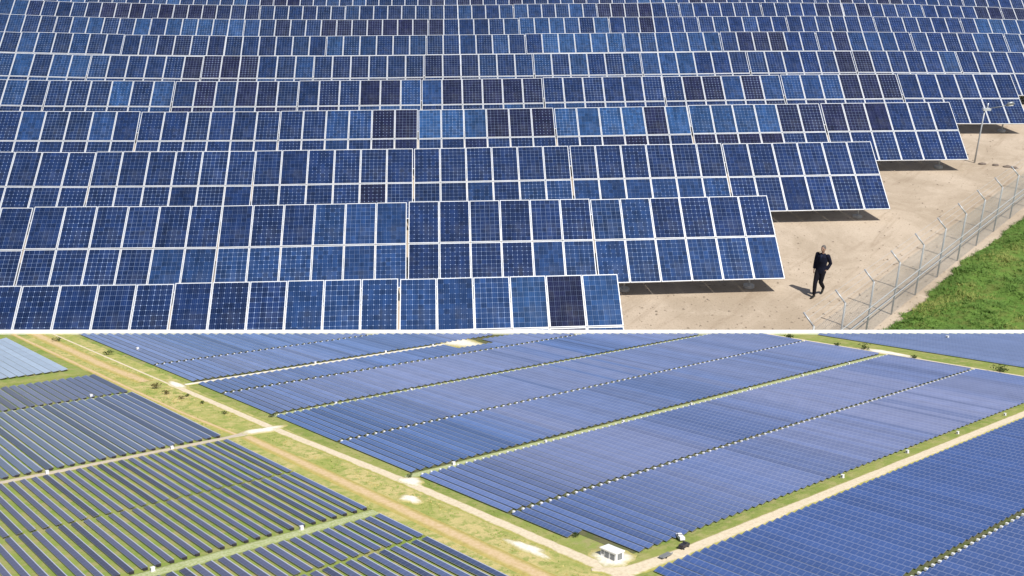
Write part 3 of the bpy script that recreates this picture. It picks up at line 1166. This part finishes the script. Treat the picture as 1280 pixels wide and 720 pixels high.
def patch(u, v, ru, rv, label, seed, mat='patch'):
    rs = random.Random(seed)
    m = Mesh()
    n = 40
    ring, inner = [], []
    for q in range(n):
        a = 2 * math.pi * q / n
        r = 1 + .45 * noise.noise(Vector((math.cos(a) * 1.3, math.sin(a) * 1.3, seed))) + .16 * noise.noise(Vector((math.cos(a) * 5, math.sin(a) * 5, seed)))
        ring.append((u + 1.15 * ru * r * math.cos(a), -(v + 1.15 * rv * r * math.sin(a)), .0028))
        inner.append((u + .75 * ru * r * math.cos(a), -(v + .75 * rv * r * math.sin(a)), .0138))
    for q in range(n):
        k2 = (q + 1) % n
        m.face([(u, -v, .0145), inner[k2], inner[q]], 0, [(.5, 0), (.8, 1), (.8, 0)])
        m.face([inner[q], inner[k2], ring[k2], ring[q]], 0, [(.8, 0), (.8, 1), (1, 1), (1, 0)])
    for f_, q in enumerate(m.f):
        a, b3, c = (Vector(m.v[i]) for i in q[:3])
        if (b3 - a).cross(c - a).z < 0:
            m.f[f_] = q[::-1]
            m.uv[f_] = m.uv[f_][::-1]
    o = m.build('gravel_patch', M[mat], None, MB_)
    tag(o, label, None, None, 'structure')


patch(-2.38, .82, .11, .20, 'oval white gravel patch between road and track', 1)
patch(-2.32, 2.88, .10, .36, 'long white gravel patch beside the road', 2)
patch(-2.12, -6.85, .12, .38, 'white gravel turning place at the lane end', 3)
patch(-2.35, -3.16, .36, .16, 'pale gravel crossing where the lane meets the road', 4)
patch(10.75, .0, .2, .65, 'white gravel patch on the far road', 5)
patch(4.40, -6.85, .45, .75, 'sandy clearing at the top of the right field', 6)
patch(-1.82, 3.70, .24, .26, 'white gravel pad under the white cabin', 7)
patch(-2.0, .28, .16, .22, 'pale gravel mouth of the weedy lane', 8)

# ------------------------------------------------------------------ the long narrow panel rows
PITCH_R = .15
BLOCKS = []


def rows(block, u0, du, n, v0, v1, w, tilt, tint, text):
    for q in range(n):
        u = u0 + du * q
        a = v0(u) if callable(v0) else v0
        c = v1(u) if callable(v1) else v1
        if c - a < .12:
            continue
        BLOCKS.append(dict(block=block, n=q + 1, u=u, a=a, c=c, w=w, tilt=tilt, tint=tint, text=text))


BL = (0.076, 0.132, 0.305)
BL2 = (0.082, 0.128, 0.290)
GR = (0.085, 0.092, 0.165)
GR2 = (0.075, 0.095, 0.185)
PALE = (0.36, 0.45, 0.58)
rimv = lambda u: rim_v(u) + .12
WR, TR = .089, 17
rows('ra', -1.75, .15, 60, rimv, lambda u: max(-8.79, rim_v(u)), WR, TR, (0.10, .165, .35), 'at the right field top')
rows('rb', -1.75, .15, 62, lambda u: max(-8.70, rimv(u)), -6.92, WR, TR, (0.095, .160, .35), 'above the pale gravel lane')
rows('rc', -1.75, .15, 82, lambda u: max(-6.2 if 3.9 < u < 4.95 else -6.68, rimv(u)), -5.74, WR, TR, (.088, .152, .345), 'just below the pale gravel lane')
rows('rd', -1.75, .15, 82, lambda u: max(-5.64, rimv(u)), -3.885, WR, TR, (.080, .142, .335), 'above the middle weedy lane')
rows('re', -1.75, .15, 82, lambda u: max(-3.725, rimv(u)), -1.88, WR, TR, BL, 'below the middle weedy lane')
rows('rf', -1.75, .15, 82, lambda u: max(-1.80, rimv(u)), -.0, WR, TR, BL, 'above the long weedy lane')
rows('rg', -1.75, .15, 82, .20, 1.96, WR, TR, BL2, 'below the long weedy lane')
rows('rh', -1.75, .15, 82, 2.04, lambda u: 3.78 if u > -1.5 else 2.98, WR, TR, BL2, 'beside the right green strip')
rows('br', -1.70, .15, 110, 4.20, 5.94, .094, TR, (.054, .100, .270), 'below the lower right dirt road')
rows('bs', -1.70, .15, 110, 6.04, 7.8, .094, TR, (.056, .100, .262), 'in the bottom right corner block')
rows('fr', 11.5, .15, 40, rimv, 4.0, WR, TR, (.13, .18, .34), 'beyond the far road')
rows('la', -3.05, -.140, 46, -8.62, -6.88, .096, 12, (.15, .165, .245), 'above the thin weedy lane')
rows('lb', -3.02, -.140, 46, -6.77, -3.24, .096, 12, (.115, .145, .22), 'above the tan gravel lane')
rows('lc', -3.02, -.140, 46, -2.99, -1.06, .068, 8, GR, 'below the tan gravel lane')
rows('ld', -3.02, -.140, 46, -1.00, .76, .066, 8, GR, 'above the lower left weedy lane')
rows('le', -3.02, -.140, 46, 1.04, 1.90, .078, 8, GR, 'below the lower left weedy lane')
rows('lf', -3.02, -.140, 46, 1.97, 3.85, .078, 8, GR, 'at the left field bottom')
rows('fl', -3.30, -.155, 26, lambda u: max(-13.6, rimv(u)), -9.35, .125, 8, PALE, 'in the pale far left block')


def shown(r, mx=14, my=14):
    """share of the frame the row takes, roughly, in pixels"""
    tot = 0.0
    N_ = 40
    prev = None
    for q in range(N_ + 1):
        v = r['a'] + (r['c'] - r['a']) * q / N_
        p = bpx(r['u'], v, .03)
        p2 = bpx(r['u'] + .12, v, .03)
        if p is None or p2 is None:
            prev = None
            continue
        inside = -mx <= p[0] <= 1280 + mx and 416 <= p[1] <= 720 + my
        if inside and prev is not None:
            dx, dy = p[0] - prev[0], p[1] - prev[1]
            ex, ey = p2[0] - p[0], p2[1] - p[1]
            tot += abs(dx * ey - dy * ex)
        prev = p if inside else None
    return tot


for r in BLOCKS:
    r['px'] = shown(r)
seen = sorted([r for r in BLOCKS if r['px'] > .5], key=lambda r: -r['px'])
keep, rest = seen[:298], seen[298:]
sid = {id(r) for r in seen}
rest += [r for r in BLOCKS if id(r) not in sid and shown(r, 420, 190) > .5]     # the fields run on past the frame
keep_ids = {id(r) for r in keep}


def row_colour(r):
    rr = random.Random(hash((r['block'][0], r['n'])) % 100000 if False else (ord(r['block'][0]) * 331 + ord(r['block'][1]) * 17 + r['n'] * 7))
    f = .9 + .2 * rr.random() + .14 * noise.noise(Vector((r['u'] * .9, ord(r['block'][1]) * 1.7, 0)))
    if r['block'][0] == 'r':
        f += .44 * (rr.random() - .5)
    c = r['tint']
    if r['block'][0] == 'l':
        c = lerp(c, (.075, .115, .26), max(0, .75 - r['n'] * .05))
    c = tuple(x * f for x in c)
    u, bk = r['u'], r['block']
    sheen = 0.0  # violet sheen painted into the row colours; negative values darken a row
    if bk == 'rf' and 1.0 < u < 1.5:
        sheen = .5
    if bk == 're' and (.9 < u < 1.25 or 5.4 < u < 5.75):
        sheen = .4
    if bk == 'rf' and 5.35 < u < 5.75:
        sheen = .35
    if bk in ('rd', 're') and (2.2 < u < 6.0) and rr.random() < .7:
        sheen = .42
    if bk == 'rg' and 5.2 < u < 8.4 and rr.random() < .8:
        sheen = .55
    if bk == 'rh' and 5.4 < u < 8.4 and rr.random() < .8:
        sheen = .62
    if bk[0] == 'l' and rr.random() < .22:
        sheen = -.4
    if bk[0] == 'r':
        vm = (r['a'] + r['c']) / 2
        q_ = noise.noise(Vector((u * .33, vm * .35, 3.0))) * 1.1 + noise.noise(Vector((u * 1.4, vm * .5, 8.0))) * .35
        sheen = max(sheen, min(.6, .16 + .55 * q_ + .02 * max(0, u)))
    if sheen > 0:
        c = lerp(c, (.26, .285, .45), sheen)
    elif sheen < 0:
        c = tuple(x * .62 for x in c)
    return (*c, 1.0)


HR_ = .028


def motor_box(m, y, s, mi=3):
    m.box((0, y + .018 * s, HR_ + .004), (.040 * s, .038 * s, .024), mi)
    m.box((0, y + .018 * s, HR_ / 2 - .006), (.010, .010, HR_ - .012), mi)


MOTOR = {'rb': .6, 'rd': .6, 'rf': .75, 'rh': .75, 'bs': .8, 're': .5, 'rg': .6}
END_SHADE = {'la', 'lb', 'ld', 'lf'}  # blocks whose rows get added dark boxes as painted shade at their ends
motor_mesh = {}


def row_mesh(m, length, w, tilt, motor=0, end_shade=False, hr=.028):
    HR_ = hr
    """row lying along +y from 0 to length, facing -x"""
    t = R(tilt)
    cx, sz = math.cos(t) * w / 2, math.sin(t) * w / 2
    a0 = Vector((-cx, 0, HR_ - sz))
    a1 = Vector((cx, 0, HR_ + sz))
    nrm = Vector((-math.sin(t), 0, math.cos(t))) * .006
    Lv = Vector((0, length, 0))
    f0 = len(m.f)
    m.face([a0 + nrm, a1 + nrm, a1 + nrm + Lv, a0 + nrm + Lv], 0, [(0, 0), (0, 1), (length, 1), (length, 0)])
    m.face([a0, a0 + Lv, a1 + Lv, a1], 2)
    m.face([a0, a0 + nrm, a0 + nrm + Lv, a0 + Lv], 1)
    m.face([a1 + nrm, a1, a1 + Lv, a1 + nrm + Lv], 1)
    m.face([a0, a1, a1 + nrm, a0 + nrm], 2)  # end caps coloured dark to stand for shade at the row ends
    m.face([a1 + Lv, a0 + Lv, a0 + nrm + Lv, a1 + nrm + Lv], 2)
    m.box((0, length / 2, HR_ - .006), (.006, length + .02, .006), 2)
    if motor:
        motor_box(m, length, motor)
    if end_shade:  # dark box and stub added to stand for shade under the row end
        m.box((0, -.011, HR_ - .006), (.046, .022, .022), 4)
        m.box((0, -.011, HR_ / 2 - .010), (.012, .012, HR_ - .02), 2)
    k2 = max(2, int(length / .3) + 1)
    for q in range(k2):
        y = .04 + (length - .08) * q / (k2 - 1)
        m.box((0, y, HR_ / 2 - .006), (.005, .005, HR_ - .012), 2)
    return len(m.f) - f0


M['under'] = simple('dark_underside', (0.15, 0.155, 0.15), 0.7, 0, 0.3, 0.1)
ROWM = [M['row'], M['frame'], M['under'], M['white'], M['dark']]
WHITE4 = (1, 1, 1, 1)
cache = {}
BLK = {}
for r in keep:
    ln = round(r['c'] - r['a'], 3)
    glass = 'row' if r['block'][0] == 'b' else ('row_grey' if r['block'][0] == 'l' else 'row_fine')
    key = (glass, ln, r['w'], r['tilt'], r['block'] in END_SHADE)
    if key not in cache:
        m = Mesh()
        row_mesh(m, ln, r['w'], r['tilt'], 0, r['block'] in END_SHADE, .022 if r['block'][0] == 'l' else .028)
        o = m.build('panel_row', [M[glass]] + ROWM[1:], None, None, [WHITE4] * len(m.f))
        cache[key] = o
    else:
        o = cache[key].copy()
        COL.objects.link(o)
    rj = random.Random(r['n'] * 13 + ord(r['block'][1]))
    o.matrix_world = MB_ @ Matrix.Translation((r['u'], -r['c'], 0)) @ Matrix.Rotation(R(rj.uniform(-1.2, 1.2)), 4, 'Y')
    mo = MOTOR.get(r['block'], 0)
    if mo:
        if (mo, ln) not in motor_mesh:
            mm = Mesh()
            motor_box(mm, ln, mo, 0)
            motor_mesh[(mo, ln)] = mm.data('drive_motor', [M['white']])
        d_ = bpy.data.objects.new('drive_motor', motor_mesh[(mo, ln)])
        COL.objects.link(d_)
        d_.parent = o
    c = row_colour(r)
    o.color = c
    side_ = 'dirt road' if r['block'] not in ('fl',) else 'verge'
    look = 'long dark' if c[2] < .14 else ('pale blue' if c[0] > .14 and r['block'][0] != 'l' else ('grey-blue' if r['block'][0] == 'l' else 'long blue'))
    n_ = r['n']
    if r['block'] == 'fr':
        side_ = 'far road'
    if r['block'][0] == 'l':
        side_ = 'ochre track'
    tag(o, f"{look} panel row {r['text']}, {ordinal(n_)} from the {side_}", 'panel row', 'narrow panel rows ' + r['text'])
m = Mesh()
cols = []
for r in rest:
    k0, v0_ = len(m.f), len(m.v)
    row_mesh(m, r['c'] - r['a'], r['w'], r['tilt'], MOTOR.get(r['block'], 0), r['block'] in END_SHADE, .022 if r['block'][0] == 'l' else .028)
    for q in range(v0_, len(m.v)):
        x, y, z = m.v[q]
        m.v[q] = (x + r['u'], y - r['c'], z)
    cols += [row_colour(r)] * (len(m.f) - k0)
far_rows = m.build('distant_panel_rows', [M['row_fine']] + ROWM[1:], None, MB_, cols)
tag(far_rows, 'massed far rows of blue solar panels filling the upper fields', 'panel rows', None, 'stuff')

# ------------------------------------------------------------------ small things on the slope
def b_root(name, u, v, rot=0.0):
    return empty(name, MB_ @ Matrix.Translation((u, -v, 0)) @ Matrix.Rotation(rot, 4, 'Z'))


def cabinet(px_, py_, label, group, s=1.0):
    u, v = uv_at(px_, py_)
    m = Mesh()
    m.box((0, 0, .004), (.075 * s, .065 * s, .008), 1)
    m.box((0, 0, .038 * s), (.062 * s, .05 * s, .06 * s), 0)
    m.box((0, 0, .0705 * s), (.070 * s, .058 * s, .005), 0)
    m.box((-.0322 * s, 0, .036 * s), (.002, .036 * s, .042 * s), 2)
    o = m.build('inverter_cabinet', [M['white'], M['concrete'], M['greydoor']], None, MB_ @ Matrix.Translation((u, -v, .008)))
    tag(o, label, 'cabinet', group)


lanes = {
    'long weedy lane': [(567, 582), (682, 554), (779, 529), (864, 507), (937, 488), (1003, 471), (1061, 456)],
    'right green strip': [(1053, 598), (1134, 567), (1197, 543), (1256, 520)],
    'upper gravel lane': [(394, 455), (482, 441), (541, 433)],
    'middle weedy lane': [(420, 506), (514, 489), (678, 458)],
    'tan gravel lane of the left field': [(59, 593), (215, 562)],
    'weedy lane of the lower left field': [(191, 715), (377, 663)],
}
for ln, pts_ in lanes.items():
    for q, (x, y) in enumerate(pts_):
        cabinet(x, y, f'white cabinet on the {ln}, {ordinal(q + 1)} from the dirt road' if 'left' not in ln else
                f'white cabinet on the {ln}, {"farther from" if q == 0 else "nearer to"} the road', 'white inverter cabinets on the lanes', .62 if y > 560 else .55)
cabinet(114, 497, 'small white cabinet on the thin weedy lane in the upper left field', 'white inverter cabinets on the lanes', .7)
cabinet(172, 438, 'small white cabinet standing alone among the farthest blue rows', 'white inverter cabinets on the lanes', .8)
cabinet(1184, 424, 'small white cabinet among the panel rows beyond the far road', 'white inverter cabinets on the lanes', 1.0)

# white cabin on its pad
u, v = uv_at(765, 698)
cb = b_root('service_cabin', u, v, 0)
tag(cb, 'white service cabin with dark louvres on a white gravel pad', 'cabin')
cb.matrix_world = MB_ @ Matrix.Translation((u, -v, .0135))
m = Mesh()
m.box((0, 0, .042), (.12, .22, .084))
m.build('wall', M['white'], cb)
m = Mesh()
m.box((0, 0, .089), (.14, .24, .010))
m.box((0, 0, .097), (.10, .18, .006))
m.build('roof', M['white'], cb)
for y in (-.06, .02):
    m = Mesh()
    m.box((-.0615, y, .036), (.003, .06, .06))
    dd = m.build('door', M['greydoor'], cb)
    m = Mesh()
    m.box((-.0645, y + .022, .036), (.003, .005, .012))
    m.build('handle', M['steel'], dd)
m = Mesh()
m.box((-.0615, .08, .05), (.003, .035, .04))
m.build('louvre', M['greydoor'], cb)
m = Mesh()
m.box((0, -.1115, .04), (.07, .003, .065))
m.build('door', M['greydoor'], cb)


def pickup(u, v, rot, label, paint):
    """small truck about .15 long, wheels on the road"""
    t = empty('parked_truck', MB_ @ Matrix.Translation((u, -v, .012)) @ Matrix.Rotation(rot, 4, 'Z'))
    tag(t, label, 'truck')
    m = Mesh()
    m.box((0, 0, .026), (.15, .056, .018))
    m.box((-.035, 0, .042), (.075, .056, .016))
    m.box((.058, 0, .037), (.034, .052, .006))
    m.build('body', paint, t)
    m = Mesh()
    rings = []
    for z, x0, x1, w_ in ((.0352, .0, .046, .027), (.056, .006, .036, .023)):
        rings.append([(x0, -w_, z), (x1, -w_, z), (x1, w_, z), (x0, w_, z)])
    m.loft(rings, 0, True, False)
    cbn = m.build('cab', M['glass'], t)
    m = Mesh()
    m.box((.021, 0, .058), (.033, .048, .004))
    m.build('cab_roof', paint, cbn)
    for x in (-.047, .047):
        for y in (-.026, .026):
            m = Mesh()
            m.tube([(x, y - .005, .013), (x, y + .005, .013)], .013, 12, 0, False)
            w_ = m.build('wheel', M['rubber'], t)
            m = Mesh()
            s2 = 1 if y > 0 else -1
            m.tube([(x, y + s2 * .0052, .013), (x, y + s2 * .0062, .013)], .006, 8, 0, False)
            m.build('rim', M['steel'], w_)
    for y in (-.018, .018):
        m = Mesh()
        m.box((.0765, y, .030), (.003, .010, .006))
        m.build('headlight', M['diffuser'], t)


u, v = uv_at(855, 686)
pickup(u, v, R(8), 'dark parked truck on the dirt road at the corner of the right field', M['dark'])
u, v = uv_at(852, 676)
pickup(u, v - .02, R(60), 'white parked truck among weeds beside the dark truck', M['white'])
u, v = uv_at(832, 698)
tr = empty('flat_trailer', MB_ @ Matrix.Translation((u, -v, .012)) @ Matrix.Rotation(R(4), 4, 'Z'))
tag(tr, 'low grey flat trailer parked on the pale dirt road', 'trailer')
m = Mesh()
m.box((0, 0, .022), (.17, .055, .007))
m.box((0, .026, .030), (.17, .003, .009))
m.box((0, -.026, .030), (.17, .003, .009))
m.build('deck', M['greydoor'], tr)
m = Mesh()
m.tube([(.085, 0, .020), (.13, 0, .018)], .004, 6)
m.build('drawbar', M['steel'], tr)
for y in (-.024, .024):
    m = Mesh()
    m.tube([(-.02, y - .004, .0105), (-.02, y + .004, .0105)], .0105, 12, 0, False)
    m.build('wheel', M['rubber'], tr)

FB = MB_.to_3x3().to_4x4()
for q, (x, y, s, mt, lb) in enumerate((
        (195, 486, .16, 'leaf_dry', 'brown green bush on the verge below the white turning place'),
        (208, 493, .13, 'leaf_dry', 'low dry bush just below the brown green verge bush'),
        (226, 499, .10, 'leaf_dry', 'small dry bush in the middle of the verge'),
        (234, 496, .08, 'leaf', 'small dark bush close to the pale road'),
        (254, 505, .08, 'leaf', 'dark bush on the verge halfway to the crossing'),
        (281, 518, .09, 'leaf', 'dark bush on the verge nearest the gravel crossing'),
        (70, 427, .15, 'leaf', 'dark round bush at the top of the yellow verge'),
        (135, 444, .15, 'leaf', 'dark wide bush at the edge of the far blue rows'),
        (988, 423, .20, 'leaf', 'dark bush nearest the wall on the far road'),
        (1046, 433, .14, 'leaf', 'small dark bush on the strip of the far road'),
        (1080, 437, .20, 'leaf', 'dark upright bush before the far gravel patch'),
        (1142, 448, .14, 'leaf', 'small dark bush beyond the far gravel patch'),
        (1250, 465, .24, 'leaf', 'widest dark bush by the far road'),
        (720, 672, .09, 'leaf', 'dark bush in the notch at the field corner'),
        (512, 597, .08, 'leaf', 'dark bush at the mouth of the long weedy lane'),
        (340, 522, .09, 'leaf', 'dark bush at the mouth of the middle weedy lane'))):
    u, v = uv_at(x, y)
    shrub('shrub', bw(u, v, .004), s, s * .62, M[mt], lb, 'bushes on the verges', 120, q + 20, FB)
m = Mesh()
rg = random.Random(11)
for q in range(5200):
    u = rg.uniform(-2.96, -1.86)
    v = -14 + 18.5 * rg.random() ** .7
    if v < rim_v(u) + .05:
        continue
    if -2.22 < u < -1.96 or (-2.84 < u < -2.5 and v > -3.2) or (-3.4 < v < -2.9) or (u > -2.3 and v > 3.3):
        continue
    if noise.noise(Vector((u * 2.2, v * 1.3, 5))) < rg.uniform(-.35, .35):
        continue
    p = Vector((u, -v, .003))
    dry = 0 if u > -1.97 or noise.noise(Vector((u * 3, v * 2, 9))) > -.02 else 1
    for b in range(5):
        an = rg.uniform(0, 6.283)
        d_ = Vector((math.cos(an), math.sin(an), 0))
        o = p + d_ * rg.uniform(0, .02)
        sx = Vector((-d_.y, d_.x, 0)) * rg.uniform(.003, .007)
        h = rg.uniform(.006, .018)
        m.face([o - sx, o + sx, o + d_ * rg.uniform(.005, .016) + Vector((0, 0, h))], dry)
tf = m.build('verge_grass', [M['tuft'], M['tuft_dry']], None, MB_)
tag(tf, 'uneven tufts of green and straw grass along the verge', 'grass', None, 'stuff')
print('tables', len(tables), 'rows', len(keep), 'rest', len(rest), 'objects', len(bpy.data.objects))
